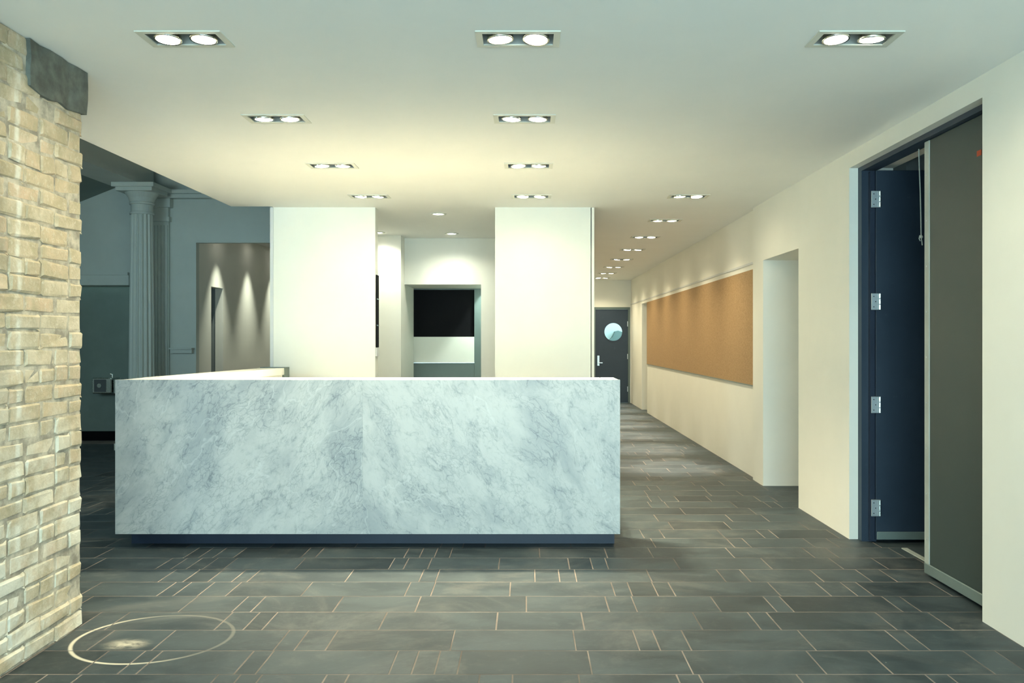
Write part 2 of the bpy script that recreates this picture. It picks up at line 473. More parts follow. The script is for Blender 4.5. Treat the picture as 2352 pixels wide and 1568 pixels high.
def build_tiles():
    rng = random.Random(21)
    tiles = []
    def blocked(x0, x1, y0, y1):
        return False
    for k in range(-48, 31):
        y1 = ROW0 - PITCH*(k-1) ; y0 = y1 - PITCH
        if y1 > YEND+0.2: continue
        if y0 < YBACK: break
        ym = (y0+y1)/2
        # extent of the floor in this row
        if ym < YB: xa, xb = XB, XW
        elif ym < 8.1: xa, xb = -6.9, XW
        elif ym < 10.9: xa, xb = -6.9, XC
        else: xa, xb = 0.63, XC
        if 4.02 < ym < 5.68: xb = 3.6
        if 6.74 < ym < 7.75: xb = 3.0
        if 15.5 < ym < 16.2: xb = 3.0
        js = list(JOINTS.get(k, []))
        if not js:
            js = [rng.uniform(-0.3, 0.3)]
            lo = hi = js[0]
        lo, hi = min(js), max(js)
        while lo > xa + 0.06:
            lo -= rng.choice(UNITS); js.append(lo)
        while hi < xb - 0.06:
            hi += rng.choice(UNITS); js.append(hi)
        js = sorted(j for j in js if xa+0.05 < j < xb-0.05)
        js = [xa] + js + [xb]
        for a, b in zip(js, js[1:]):
            tiles.append((a, b, y0, y1))
    def vis(t):          # rough size in the photograph
        a, b, y0, y1 = t
        ym = (y0+y1)/2
        if ym < 3.2: return 0
        f = 1912.0
        u0, u1 = 1210+f*a/ym, 1210+f*b/ym
        if u1 < 0 or u0 > 2352: return 0
        if ym > 5.6 and u0 > 300 and u1 < 1424: return 0
        if ym > 4.0 and u1 < 186: return 0
        w = min(u1, 2352)-max(u0, 0)
        return w * f*EYE*(1/y0-1/y1)
    tiles.sort(key=vis, reverse=True)
    near = [t for t in tiles[:296] if vis(t) > 60]
    far = tiles[len(near):]
    J = 0.0029
    shared = {}
    for a, b, y0, y1 in near:
        key = round(b-a, 3)
        if key not in shared:
            bm = bmesh.new()
            w = key/2-J; d = PITCH/2-J; c = 0.0015
            lo = [bm.verts.new((sx*w, sy*d, -0.012)) for sx, sy in ((-1,-1),(1,-1),(1,1),(-1,1))]
            mid = [bm.verts.new((sx*w, sy*d, -0.0009)) for sx, sy in ((-1,-1),(1,-1),(1,1),(-1,1))]
            hi = [bm.verts.new((sx*(w-c), sy*(d-c), 0)) for sx, sy in ((-1,-1),(1,-1),(1,1),(-1,1))]
            for p, q in ((lo, mid), (mid, hi)):
                for i in range(4):
                    bm.faces.new((p[i], p[(i+1)%4], q[(i+1)%4], q[i]))
            bm.faces.new(hi); bm.faces.new(lo[::-1])
            me = bpy.data.meshes.new('slate_tile'); bm.to_mesh(me); bm.free()
            me.materials.append(M['slate']); shared[key] = me
        link('slate_tile', shared[key], None, floor, ((a+b)/2, (y0+y1)/2, rng.uniform(-0.0006, 0.0004)))
    bm = bmesh.new()
    for a, b, y0, y1 in far:
        add_box(bm, a+J, b-J, y0+J, y1-J, -0.012, rng.uniform(-0.0005, 0.0003))
    o = finish(bm, 'slate_paving', 'slate', floor)
    o['kind'] = 'stuff'
    o['label'] = 'grey slate tiles of the far and hidden floor'
build_tiles()

# ------------------------------------------------------------------ right wall of lobby and corridor
DH = 2.53
struct(boxes('wall_right', 'wall', [
    (XW, XW+0.3, YBACK, 4.02, 0, CEIL),
    (XW, XW+0.3, 4.02, 5.68, DH, CEIL),
    (XW, XW+0.3, 5.68, 6.74, 0, CEIL),
    (XW, XW+0.3, 6.74, 7.75, 2.10, CEIL),
    (XW, XW+0.3, 7.75, 8.1, 0, CEIL)]), 'cream painted right wall with a tall door opening and a plain opening')
struct(boxes('wall_corridor_right', 'wall', [
    (XC, XC+0.26, 8.1, 15.5, 0, CEIL),
    (XC, XC+0.26, 15.5, 16.2, 2.06, CEIL),
    (XC, XC+0.26, 16.2, YEND, 0, CEIL)]), 'long cream corridor wall carrying the cork board')
struct(boxes('wall_passage_right', 'wall', [
    (XW+0.3, 3.3, 7.75, 7.95, 0, CEIL), (XW+0.3, 3.3, 6.54, 6.74, 0, CEIL), (3.05, 3.3, 6.74, 7.75, 0, CEIL),
    (XW+0.3, 3.3, 6.74, 7.75, 2.10, 2.3)]), 'cream jambs of the plain side opening')
struct(boxes('wall_niche_right', 'wall', [
    (XC+0.26, 3.3, 16.2, 16.4, 0, CEIL), (XC+0.26, 3.3, 15.3, 15.5, 0, CEIL), (3.05, 3.3, 15.5, 16.2, 0, CEIL),
    (XC+0.26, 3.3, 15.5, 16.2, 2.06, 2.3)]), 'shadowed doorway beyond the cork board')
# side room behind the double door
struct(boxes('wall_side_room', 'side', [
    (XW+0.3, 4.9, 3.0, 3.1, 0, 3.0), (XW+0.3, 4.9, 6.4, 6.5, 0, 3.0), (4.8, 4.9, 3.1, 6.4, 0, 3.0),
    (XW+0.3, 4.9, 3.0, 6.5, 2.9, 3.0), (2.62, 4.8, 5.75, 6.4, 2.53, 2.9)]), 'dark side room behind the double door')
# thin reveal above the cork board
struct(boxes('trim_1', 'trimgrey', [(XC-0.012, XC, 8.105, YEND-0.02, 2.108, 2.128)]), 'thin rail along the corridor wall above the cork board')

# cork board
cb = empty('cork_board', (XC-0.001, 11.8, 0.9))
boxes('cork_sheet', 'cork', [(-0.010, 0.0, -3.66, 3.67, 0.012, 1.155)], cb)
boxes('bottom_edge', 'sweep', [(-0.013, 0.0, -3.66, 3.67, 0.0, 0.012)], cb)['label'] = 'grey metal bottom edge'
tag(cb, 'long tan cork pin board on the corridor wall', 'pin board')

# ------------------------------------------------------------------ tall double door in the right wall
struct(boxes('trim_2', 'navy', [
    (XW+0.06, XW+0.16, 5.62, 5.68, 0, DH), (XW+0.06, XW+0.16, 4.02, 4.05, 0, DH), (XW+0.06, XW+0.16, 4.05, 5.62, DH-0.03, DH)]),
    'navy metal frame of the tall double door')
# far leaf, swung open square to the wall
d1 = empty('door_1', (XW+0.14, 5.60, 0)); struct(d1, 'navy door leaf swung open into the dark side room')
boxes('leaf', 'navy', [(0.0, 0.78, -0.022, 0.022, 0.018, DH-0.035)], d1, bevel=0.003)
boxes('door_sweep', 'sweep', [(0.005, 0.775, -0.030, -0.0225, 0.022, 0.075)], d1, bevel=0.003)
boxes('hinge_stile', 'kick', [(-0.035, -0.004, -0.012, 0.02, 0.01, DH-0.04)], d1)
for z in (2.30, 1.615, 0.925, 0.235):
    hg = boxes('hinge', 'hinge', [(-0.035, 0.028, -0.034, -0.024, z-0.056, z+0.056)], d1, bevel=0.002)
    bm = bmesh.new()
    for i in range(3):
        zz = z-0.052+i*0.037
        tube_bm(bm, [(0.020, -0.036, zz), (0.020, -0.036, zz+0.030)], 0.008, 8)
    finish(bm, 'knuckle', 'steel', hg)
    bm = bmesh.new()
    for sz in (-0.035, 0.0, 0.035):
        tube_bm(bm, [(-0.020 + (0.012 if sz == 0 else 0), -0.033, z+sz), (-0.020 + (0.012 if sz == 0 else 0), -0.0355, z+sz)], 0.0035, 6)
    finish(bm, 'screw', 'black', hg)
# near leaf, closed
d2 = empty('door_2', (XW+0.112, 4.06, 0)); struct(d2, 'grey green door leaf standing closed beside the open one')
boxes('leaf', 'leaf', [(-0.022, 0.022, 0.0, 0.670, 0.02, DH-0.035)], d2, bevel=0.003)
ed = boxes('leaf_edge', 'edge', [(-0.026, 0.024, 0.671, 0.728, 0.02, DH-0.035)], d2, bevel=0.003)
ed['label'] = 'pale metal edge strip of the closed leaf'
bm = bmesh.new()
for i in range(9):
    z = 0.22 + i*0.26
    tube_bm(bm, [(-0.0255, 0.70, z), (-0.0275, 0.70, z)], 0.005, 6)
finish(bm, 'rivet', 'hinge', ed)
boxes('door_sweep', 'sweep', [(-0.032, -0.0225, 0.0, 0.72, 0.024, 0.085)], d2, bevel=0.004)
boxes('orange_mark', 'orange', [(-0.0245, -0.0225, 0.132, 0.172, 2.29, 2.318)], d2)['label'] = 'small orange tape mark'
struct(boxes('trim_3', 'edge', [(2.44, 2.475, 4.86, 5.42, 0.0005, 0.006)]), 'pale metal strip in the floor at the double door')
# pull cord
bm = bmesh.new()
tube_bm(bm, [(2.345, 4.98, 2.50), (2.348, 4.98, 2.40), (2.354, 4.98, 2.25), (2.357, 4.98, 2.12), (2.359, 4.98, 1.985)], 0.0035, 6)
cd = finish(bm, 'pull_cord', 'cord')
bm = bmesh.new()
bmesh.ops.create_icosphere(bm, subdivisions=2, radius=0.011, matrix=Matrix.Translation((2.359, 4.98, 1.975)))
tube_bm(bm, [(2.352, 4.98, 1.985), (2.347, 4.98, 1.965), (2.352, 4.975, 1.95)], 0.003, 5)
tube_bm(bm, [(2.360, 4.98, 1.97), (2.364, 4.98, 1.945), (2.366, 4.98, 1.925)], 0.003, 5)
finish(bm, 'knot', 'cord', cd)
tag(cd, 'thin white knotted cord hanging in the open double door', 'cord')

# ------------------------------------------------------------------ brick wall on the left
wl = struct(boxes('wall_left', 'mortar', [(XB-0.7, XB-0.006, YBACK, YB-0.012, 0, CEIL)]), 'old cream brick wall on the left')
def build_bricks():
    rng = random.Random(5)
    variants = []
    for v in range(6):
        bm = bmesh.new()
        n = 4
        # front face grid (y along wall, z up), slightly pillowed and chipped, 40-odd triangles
        grid = []
        for j in range(4):
            row = []
            for i in range(n):
                y = (-0.5, -0.42, 0.42, 0.5)[i]; z = (-0.5, -0.36, 0.36, 0.5)[j]
                e = (i in (0, n-1)) or (j in (0, 3))
                x = (-0.006 if e else 0.0) + rng.uniform(-0.0035, 0.0035)
                row.append(bm.verts.new((x, y + rng.uniform(-0.03, 0.03), z + rng.uniform(-0.085, 0.085))))
            grid.append(row)
        for j in range(3):
            for i in range(n-1):
                bm.faces.new((grid[j][i], grid[j][i+1], grid[j+1][i+1], grid[j+1][i]))
        edge = grid[0] + [grid[1][-1], grid[2][-1]] + grid[3][::-1] + [grid[2][0], grid[1][0]]
        back = [bm.verts.new((-0.05, p.co.y, p.co.z)) for p in edge]
        m = len(edge)
        for i in range(m):
            bm.faces.new((edge[i], back[i], back[(i+1)%m], edge[(i+1)%m]))
        bmesh.ops.recalc_face_normals(bm, faces=list(bm.faces))
        me = bpy.data.meshes.new('brick'); bm.to_mesh(me); bm.free()
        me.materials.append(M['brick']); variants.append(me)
    CH = 0.0776
    z = 0.0; k = 0
    while z < CEIL-0.02:
        h = min(CH, CEIL-z)
        y = YB + rng.uniform(-0.006, 0.004)
        first = True
        header = (k % 6 == 3)
        while y > 2.72:
            L = 0.112 if (header or (first and k % 2)) else 0.228
            if rng.random() < 0.13: L = 0.112 if L > 0.2 else 0.228
            first = False
            y0 = y - L
            if not (z > 2.44 and y0 > 3.45):
                o = link('brick', rng.choice(variants), None, wl, (XB + rng.uniform(-0.006, 0.005), (y+y0)/2, z+h/2 + rng.uniform(-0.003, 0.003)))
                o.scale = (1, L-rng.uniform(0.004, 0.010), h-rng.uniform(0.004, 0.012))
                o.rotation_euler = (rng.uniform(-0.012, 0.012), 0, rng.uniform(-0.02, 0.02))
            y = y0
        z += CH; k += 1
    # courses nearer than the view, joined
    verts, faces = [], []
    z = 0.0; k = 0
    while z < CEIL-0.02:
        y = 2.70 - rng.uniform(0, 0.12)
        while y > 0.6:
            L = 0.112 if k % 6 == 3 else 0.228
            b = len(verts)
            x = XB + rng.uniform(-0.006, 0.004)
            for dx, e in ((-0.05, 0.004), (x-XB-0.005, 0.004), (x-XB, 0.010)):
                for sy, sz in ((0, 0), (1, 0), (1, 1), (0, 1)):
                    verts.append((XB+dx, y-L+e+sy*(L-2*e), z+e+sz*(min(CH, CEIL-z)-2*e)))
            for q in (0, 4):
                for i in range(4):
                    faces.append((b+q+i, b+q+(i+1) % 4, b+q+4+(i+1) % 4, b+q+4+i))
            faces.append((b+8, b+9, b+10, b+11))
            y -= L
        z += CH; k += 1
    me = bpy.data.meshes.new('brick_courses'); me.from_pydata(verts, [], faces)
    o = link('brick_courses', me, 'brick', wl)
    o['kind'] = 'stuff'; o['label'] = 'further cream brick courses beyond the view'
    # cement padstone at the top corner
    bm = bmesh.new()
    ys = [3.53 + i*(YB+0.02-3.53)/6 for i in range(7)]; zs = [2.43 + i*(CEIL-0.003-2.43)/3 for i in range(4)]
    g = [[bm.verts.new((XB+0.012+rng.uniform(-0.006, 0.006), y+(rng.uniform(-0.012, 0.012) if 0 < a < 6 else rng.uniform(-0.008, 0.008)), z+(rng.uniform(-0.012, 0.012) if b < 3 else 0))) for a, y in enumerate(ys)] for b, z in enumerate(zs)]
    for b in range(3):
        for a in range(6):
            bm.faces.new((g[b][a], g[b][a+1], g[b+1][a+1], g[b+1][a]))
    edge = g[0] + [g[1][-1], g[2][-1]] + g[3][::-1] + [g[2][0], g[1][0]]
    back = [bm.verts.new((XB-0.06, p.co.y, p.co.z)) for p in edge]
    for i in range(len(edge)):
        bm.faces.new((edge[i], back[i], back[(i+1) % len(edge)], edge[(i+1) % len(edge)]))
    finish(bm, 'padstone', 'stone', wl)['label'] = 'rough grey cement padstone under the ceiling'
build_bricks()

# ------------------------------------------------------------------ reception piers, alcove, corridor end
PD = 0.14
struct(boxes('wall_reception_left', 'wall', [
    (-2.45, -1.465, YP, YP+PD, 0, CEIL), (-2.45, -2.35, YP+PD, 10.2, 0, CEIL)]), 'left white pier behind the reception desk')
struct(boxes('trim_4', 'trimgrey', [(-2.482, -2.451, YP-0.004, YP+0.03, 0, CEIL)]), 'pale vertical corner strip on the left white pier')
struct(boxes('wall_reception_right', 'wall', [
    (-0.307, 0.618, YP, YP+PD, 0, CEIL)]), 'right white pier behind the reception desk')
struct(boxes('trim_5', 'wall', [(0.626, 0.652, YP-0.006, YP+PD, 0, CEIL-0.002)]), 'pale end strip on the right white pier')
struct(boxes('wall_corridor_left', 'wall', [(0.5, 0.62, YP+PD, YEND, 0, CEIL)]), 'cream left wall of the corridor')
XJ = -1.542
struct(boxes('wall_alcove', 'wall', [
    (-2.45, XJ, 10.2, 11.34, 0, CEIL), (XJ, -0.56, 10.5, 11.34, 2.057, CEIL), (-0.56, 0.5, 10.5, 10.62, 2.057, CEIL),
    (-0.577, 0.5, 10.5, 10.62, 0, 2.057)]), 'white back wall of the alcove with a doorway')
# slim black panel on the inner edge of the left pier
sp = empty('black_panel', (-1.465, YP+0.075, 1.20))
bm = bmesh.new(); add_box(bm, 0.0, 0.012, -0.055, 0.055, 0.085, 0.79)
finish(bm, 'panel_face', 'black', sp, bevel=0.002)
for z in (0.30, 0.555):
    boxes('joint_clip', 'steel', [(0.0121, 0.015, -0.05, 0.05, z-0.006, z+0.006)], sp)
boxes('base_plate', 'trimgrey', [(0.0, 0.012, -0.055, 0.055, 0.0, 0.083)], sp)
tag(sp, 'slim black panel on the inner edge of the left white pier', 'panel')
# hatch seen through the alcove doorway
YH = 11.36
struct(boxes('wall_hatch', 'grey', [
    (-0.716, 0.5, YH, YH+0.1, 0, CEIL), (-0.56, 0.5, 10.62, YH, 2.5, CEIL), (0.3, 0.5, 10.62, YH, 0, 2.5)]), 'grey green wall beyond the alcove doorway')
struct(boxes('wall_hatch_head', 'grey', [(-1.75, -0.717, YH, YH+0.1, 2.046, CEIL)]), 'grey green wall above the hatch')
ht = empty('service_hatch', (-1.13, YH, 0.0))
boxes('dark_pane', 'black', [(-0.62, 0.413, 0.05, 0.07, 1.40, 2.045)], ht)
boxes('white_apron', 'wall', [(-0.62, 0.413, 0.0, 0.05, 1.046, 1.40)], ht, bevel=0.002)
boxes('lower_panel', 'grey', [(-0.62, 0.413, 0.005, 0.05, 0.0, 1.044)], ht, bevel=0.002)
tag(ht, 'service hatch with black opening over a white band inside the alcove doorway', 'hatch')

# unseen downlight added behind the doorway's right side to light the white apron
il = empty('apron_fill_light', (-0.30, 10.98, 2.5))
bm = bmesh.new(); lathe_bm(bm, [(0.045, -0.001), (0.07, -0.001), (0.07, -0.008), (0.045, -0.008), (0.045, -0.001)], 20); finish(bm, 'trim_ring', 'trimwhite', il)
bm = bmesh.new(); lathe_bm(bm, [(0.0, -0.004), (0.044, -0.004), (0.044, -0.001), (0.0, -0.001)], 20); finish(bm, 'lens', 'canlens', il)
L = bpy.data.lights.new('apron_fill_lamp', 'POINT'); L.energy = 44; L.color = (0.85, 1.0, 0.92); L.shadow_soft_size = 0.04
lo = bpy.data.objects.new('apron_fill_lamp', L); lo.location = (0, 0, -0.08); lo.parent = il; COL.objects.link(lo)
tag(il, 'added unseen downlight lighting the white band inside the alcove doorway', 'ceiling light')

# corridor end wall and door with a round window
struct(boxes('wall_corridor_end', 'wall', [
    (0.62, 1.43, YEND, YEND+0.15, 0, CEIL), (1.43, 2.22, YEND, YEND+0.15, 2.06, CEIL), (2.22, XC+0.3, YEND, YEND+0.15, 0, CEIL)]),
    'cream end wall of the corridor')
struct(boxes('trim_6', 'grey', [(1.43, 1.475, YEND-0.012, YEND+0.06, 0, 2.06), (2.175, 2.22, YEND-0.012, YEND+0.06, 0, 2.06), (1.475, 2.175, YEND-0.012, YEND+0.06, 2.015, 2.06)]),
    'dark frame of the corridor door')
d3 = empty('door_3', (1.825, YEND+0.03, 0)); struct(d3, 'dark blue door with a round window at the corridor end')
def holed_leaf():
    bm = bmesh.new()
    n = 40; cx, cz, r = 0.035, 1.528, 0.197
    x0, x1, z0, z1 = -0.348, 0.348, 0.012, 2.012
    def ray(a):
        dx, dz = math.cos(a), math.sin(a)
        t = min([(x1-cx)/dx if dx > 1e-9 else 1e9, (x0-cx)/dx if dx < -1e-9 else 1e9, (z1-cz)/dz if dz > 1e-9 else 1e9, (z0-cz)/dz if dz < -1e-9 else 1e9])
        return cx+dx*t, cz+dz*t
    angs = sorted([2*math.pi*i/n for i in range(n)] + [math.atan2(z-cz, x-cx) % (2*math.pi) for x in (x0, x1) for z in (z0, z1)])
    for y, flip in ((-0.022, False), (0.022, True)):
        I = [bm.verts.new((cx+r*math.cos(a), y, cz+r*math.sin(a))) for a in angs]
        O = [bm.verts.new((ray(a)[0], y, ray(a)[1])) for a in angs]
        if y < 0: I0, O0 = I, O
        for i in range(len(angs)):
            j = (i+1) % len(angs)
            bm.faces.new((I[i], O[i], O[j], I[j]))
    for A, B in ((I0, I), (O0, O)):
        for i in range(len(angs)):
            j = (i+1) % len(angs)
            bm.faces.new((A[i], A[j], B[j], B[i]))
    return bm, cx, cz, r
bm, cx, cz, r = holed_leaf()
lf = finish(bm, 'leaf', 'navy', d3)
bm = bmesh.new()
n = 40
for a, b in ((r-0.006, r+0.012),):
    for y0, y1 in ((-0.030, -0.0225),):
        R = []
        for rad, y in ((a, y1), (a, y0), (b, y0), (b, y1)):
            R.append([bm.verts.new((cx+rad*math.cos(2*math.pi*i/n), y, cz+rad*math.sin(2*math.pi*i/n))) for i in range(n)])
        for q in range(4):
            A, B = R[q], R[(q+1) % 4]
            for i in range(n):
                bm.faces.new((A[i], A[(i+1) % n], B[(i+1) % n], B[i]))
finish(bm, 'porthole_ring', 'kick', lf)
bm = bmesh.new()
A = [bm.verts.new((cx+(r-0.001)*math.cos(2*math.pi*i/n), -0.003, cz+(r-0.001)*math.sin(2*math.pi*i/n))) for i in range(n)]
B = [bm.verts.new((v.co.x, 0.003, v.co.z)) for v in A]
bm.faces.new(A); bm.faces.new(B[::-1])
for i in range(n): bm.faces.new((A[i], A[(i+1) % n], B[(i+1) % n], B[i]))
finish(bm, 'pane', 'glass', lf)['label'] = 'round glass window'
hp = boxes('handle_plate', 'steel', [(-0.31, -0.262, -0.030, -0.0225, 0.80, 1.02)], d3, bevel=0.003)
bm = bmesh.new(); tube_bm(bm, [(-0.286, -0.03, 0.865), (-0.286, -0.075, 0.865), (-0.20, -0.078, 0.865)], 0.011, 8)
finish(bm, 'lever', 'steel', hp)
for z in (0.3, 1.0, 1.7):
    boxes('hinge', 'hinge', [(0.335, 0.352, -0.034, -0.0225, z-0.055, z+0.055)], d3, bevel=0.002)
# bright vestibule beyond the round window
struct(boxes('wall_vestibule', 'trimgrey', [
    (0.7, 3.2, YEND+2.2, YEND+2.3, 0, 2.8), (0.6, 0.7, YEND+0.15, YEND+2.3, 0, 2.8), (3.2, 3.3, YEND+0.15, YEND+2.3, 0, 2.8),
    (0.6, 3.3, YEND+0.15, YEND+2.3, 2.8, 2.9)]), 'bright vestibule beyond the corridor door')
bm = bmesh.new()
pts = [(1.95, 1.335), (2.03, 1.41), (2.10, 1.555), (2.17, 1.575), (2.31, 1.53), (2.31, 1.2), (1.95, 1.2)]
A = [bm.verts.new((x, YEND+1.85, z-0.0)) for x, z in pts]; B = [bm.verts.new((x, YEND+2.15, z)) for x, z in pts]
bm.faces.new(A); bm.faces.new(B[::-1])
for i in range(len(pts)): bm.faces.new((A[i], A[(i+1) % len(pts)], B[(i+1) % len(pts)], B[i]))
add_box(bm, 1.98, 2.28, YEND+1.9, YEND+2.1, 0.0, 1.2)
dk = finish(bm, 'dark_shape', 'grey')  # dark shape of unknown kind, placed behind the round window
tag(dk, 'dark slanted shape seen through the round window of the corridor door', 'dark shape')
vl = bpy.data.lights.new('vestibule_light', 'AREA'); vl.energy = 15; vl.size = 1.2; vl.color = (0.62, 1.0, 0.97)
vo = bpy.data.objects.new('vestibule_light', vl); vo.location = (1.9, YEND+1.0, 2.75); COL.objects.link(vo)

# ------------------------------------------------------------------ reception desk
DK = 5.40
dx0, dx1 = -2.67, 0.605
desk = empty('reception_desk', ((dx0+dx1)/2, DK, 0))
ox = -(dx0+dx1)/2
def dbox(name, mat, b, bevel=0.0, parent=desk, seg=2):
    return boxes(name, mat, [(b[0]+ox, b[1]+ox, b[2]-DK, b[3]-DK, b[4], b[5])], parent, bevel=bevel, seg=seg)
dbox('front_slab', 'marble', (dx0, SEAM-0.0002, DK, DK+0.04, 0.10, 1.10))
dbox('front_slab', 'marble', (SEAM+0.0002, dx1, DK, DK+0.04, 0.10, 1.10))
dbox('transaction_top', 'quartz', (dx0+0.02, dx1-0.10, DK+0.041, DK+0.38, 1.04, 1.0985), 0.003)
dbox('top_end_cap', 'marble', (dx1-0.099, dx1, DK+0.041, DK+0.38, 0.10, 1.0995), 0.006)
dbox('toe_kick', 'kick', (dx0+0.03, dx1-0.02, DK+0.16, DK+0.32, 0.0, 0.10))
dbox('underside', 'kick', (dx0+0.01, dx1-0.102, DK+0.041, DK+0.34, 0.10, 0.13))
dbox('inner_panel', 'quartz', (dx0+0.10, dx1-0.10, DK+0.32, DK+0.34, 0.13, 1.039))
dbox('bounce_worktop', 'quartz', (dx0+0.26, dx1-0.10, DK+0.341, DK+1.15, 0.72, 0.75), 0.003)  # unseen worktop, made deep to bounce lamp light onto the ceiling
dbox('bounce_worktop', 'quartz', (dx0+0.46, dx0+1.1, DK+1.151, 7.6, 0.72, 0.75), 0.003)  # unseen return worktop, added to bounce more light upward
# left return, slightly splayed towards the pier
bm = bmesh.new()
def prism(bm, pl, z0, z1):
    a = [bm.verts.new((x+ox, y-DK, z0)) for x, y in pl]; b = [bm.verts.new((x+ox, y-DK, z1)) for x, y in pl]
    bm.faces.new(a[::-1]); bm.faces.new(b)
    for i in range(len(pl)):
        bm.faces.new((a[i], a[(i+1) % len(pl)], b[(i+1) % len(pl)], b[i]))
prism(bm, [(-2.67, DK+0.381), (-2.43, DK+0.381), (-2.25, 7.72), (-2.47, 7.72)], 1.035, 1.098)
finish(bm, 'return_top', 'quartz', desk, bevel=0.003)
bm = bmesh.new()
prism(bm, [(-2.665, DK+0.385), (-2.63, DK+0.385), (-2.435, 7.70), (-2.465, 7.70)], 0.10, 1.034)
finish(bm, 'return_slab', 'marble', desk)
bm = bmesh.new()
prism(bm, [(-2.45, DK+0.40), (-2.44, DK+0.40), (-2.262, 7.70), (-2.272, 7.70)], 0.0, 1.034)
finish(bm, 'return_panel', 'quartz', desk)
bm = bmesh.new()
prism(bm, [(-2.245, 7.722), (-2.475, 7.722), (-2.455, 7.80), (-2.225, 7.80)], 0.0, 1.105)
finish(bm, 'return_end', 'grey', desk)
tag(desk, 'long grey veined marble reception desk on a recessed dark plinth', 'desk')

# ------------------------------------------------------------------ tall hall on the left
YW = 10.9
XPAS = -4.33
struct(boxes('wall_hall_back', 'hall', [
    (-7.2, -5.2, YW, YW+0.3, 2.07, TOP), (-5.2, XPAS, YW, YW+0.1, 0, TOP), (XPAS, -2.45, YW, YW+0.1, 2.63, TOP)]),
    'dim grey back wall of the old hall')
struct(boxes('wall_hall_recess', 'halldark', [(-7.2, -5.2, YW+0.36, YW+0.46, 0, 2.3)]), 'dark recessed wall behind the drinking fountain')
struct(boxes('baseboard_hall', 'black', [(-7.0, -5.2, YW+0.33, YW+0.36, 0.0, 0.125)]), 'black baseboard of the dark recessed wall')
struct(boxes('trim_7', 'hall', [(-7.0, -5.18, YW-0.07, YW, 2.07, 2.20), (-7.0, -5.18, YW-0.10, YW, 2.20, 2.235)]), 'pale lintel moulding above the dark recess')
struct(boxes('trim_8', 'hall', [(-4.64, -4.36, YW-0.07, YW, 1.185, 1.235), (-4.645, -4.35, YW-0.10, YW, 1.235, 1.255)]), 'short dado rail moulding beside the column')
struct(boxes('trim_9', 'hall', [(-4.80, -2.46, YW-0.16, YW, 3.25, 3.30), (-4.80, -2.46, YW-0.10, YW, 3.20, 3.25)]), 'cornice moulding at the head of the hall wall')
struct(boxes('wall_hall_side', 'hall', [(-7.3, -7.2, 3.6, 12.0, 0, TOP)]), 'left side wall of the old hall')
struct(boxes('wall_hall_front', 'hall', [(-7.3, -6.0, 3.6, 3.8, 0, TOP), (-4.0, XB-0.7, 3.6, 3.8, 0, TOP), (-6.0, -4.0, 3.6, 3.8, 0, 1.65), (-6.0, -4.0, 3.6, 3.8, 2.7, TOP)]), 'front wall of the old hall behind the brick wall')
struct(boxes('ceiling_hall', 'hall', [(-7.3, -2.3, 3.6, 12.0, TOP, TOP+0.1)]), 'high ceiling of the old hall')
struct(boxes('trim_10', 'hall', [(-5.20, -4.84, 3.8, 10.8, 3.36, 3.95), (-5.24, -4.80, 3.8, 10.86, 3.30, 3.36)]), 'deep plaster beam running above the column')
bm = bmesh.new()
q = [bm.verts.new(p) for p in ((-5.21, 3.8, 3.42), (-7.2, 3.8, 2.62), (-7.2, YW, 2.62), (-5.21, YW, 3.42), (-5.21, 3.8, 3.50), (-7.2, 3.8, 2.72), (-7.2, YW, 2.72), (-5.21, YW, 3.50))]
for f in ((0,1,2,3), (7,6,5,4), (0,4,5,1), (1,5,6,2), (2,6,7,3), (3,7,4,0)): bm.faces.new([q[i] for i in f])
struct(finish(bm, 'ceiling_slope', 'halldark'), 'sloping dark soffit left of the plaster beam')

# fluted column
def fluted(bm, n_fl, r0, r1, z0, z1):
    per = 6
    rings = []
    for k in range(9):
        t = k/8; z = z0+(z1-z0)*t; r = r0+(r1-r0)*t**1.5
        ring = []
        for i in range(n_fl*per):
            ph = (i % per)/per
            d = 0.0 if ph < 0.18 else math.sin((ph-0.18)/0.82*math.pi)
            a = 2*math.pi*i/(n_fl*per)
            rr = r*(1-0.14*d)
            ring.append(bm.verts.new((rr*math.cos(a), rr*math.sin(a), z)))
        rings.append(ring)
    m = n_fl*per
    for a, b in zip(rings, rings[1:]):
        for i in range(m):
            bm.faces.new((a[i], a[(i+1) % m], b[(i+1) % m], b[i]))
col = empty('fluted_column', (-4.845, 10.48, 0))
bm = bmesh.new(); fluted(bm, 16, 0.155, 0.128, 0.26, 2.93); finish(bm, 'shaft', 'hall', col)
bm = bmesh.new()
lathe_bm(bm, [(0.0, 0.08), (0.215, 0.08), (0.225, 0.11), (0.215, 0.14), (0.18, 0.155), (0.175, 0.18), (0.195, 0.20), (0.19, 0.225), (0.165, 0.24), (0.16, 0.262), (0.0, 0.262)], 32)
add_box(bm, -0.235, 0.235, -0.235, 0.235, 0.0, 0.082)
finish(bm, 'base', 'hall', col)
bm = bmesh.new()
lathe_bm(bm, [(0.0, 2.93), (0.142, 2.93), (0.146, 2.945), (0.142, 2.96), (0.13, 2.965), (0.13, 3.05), (0.148, 3.055), (0.15, 3.075), (0.14, 3.085), (0.16, 3.14), (0.19, 3.185), (0.20, 3.20), (0.0, 3.20)], 32)
add_box(bm, -0.225, 0.225, -0.225, 0.225, 3.20, 3.245)
add_box(bm, -0.26, 0.26, -0.26, 0.26, 3.245, 3.298)
finish(bm, 'capital', 'hall', col)
tag(col, 'pale fluted column with a moulded capital in the dim hall', 'column')
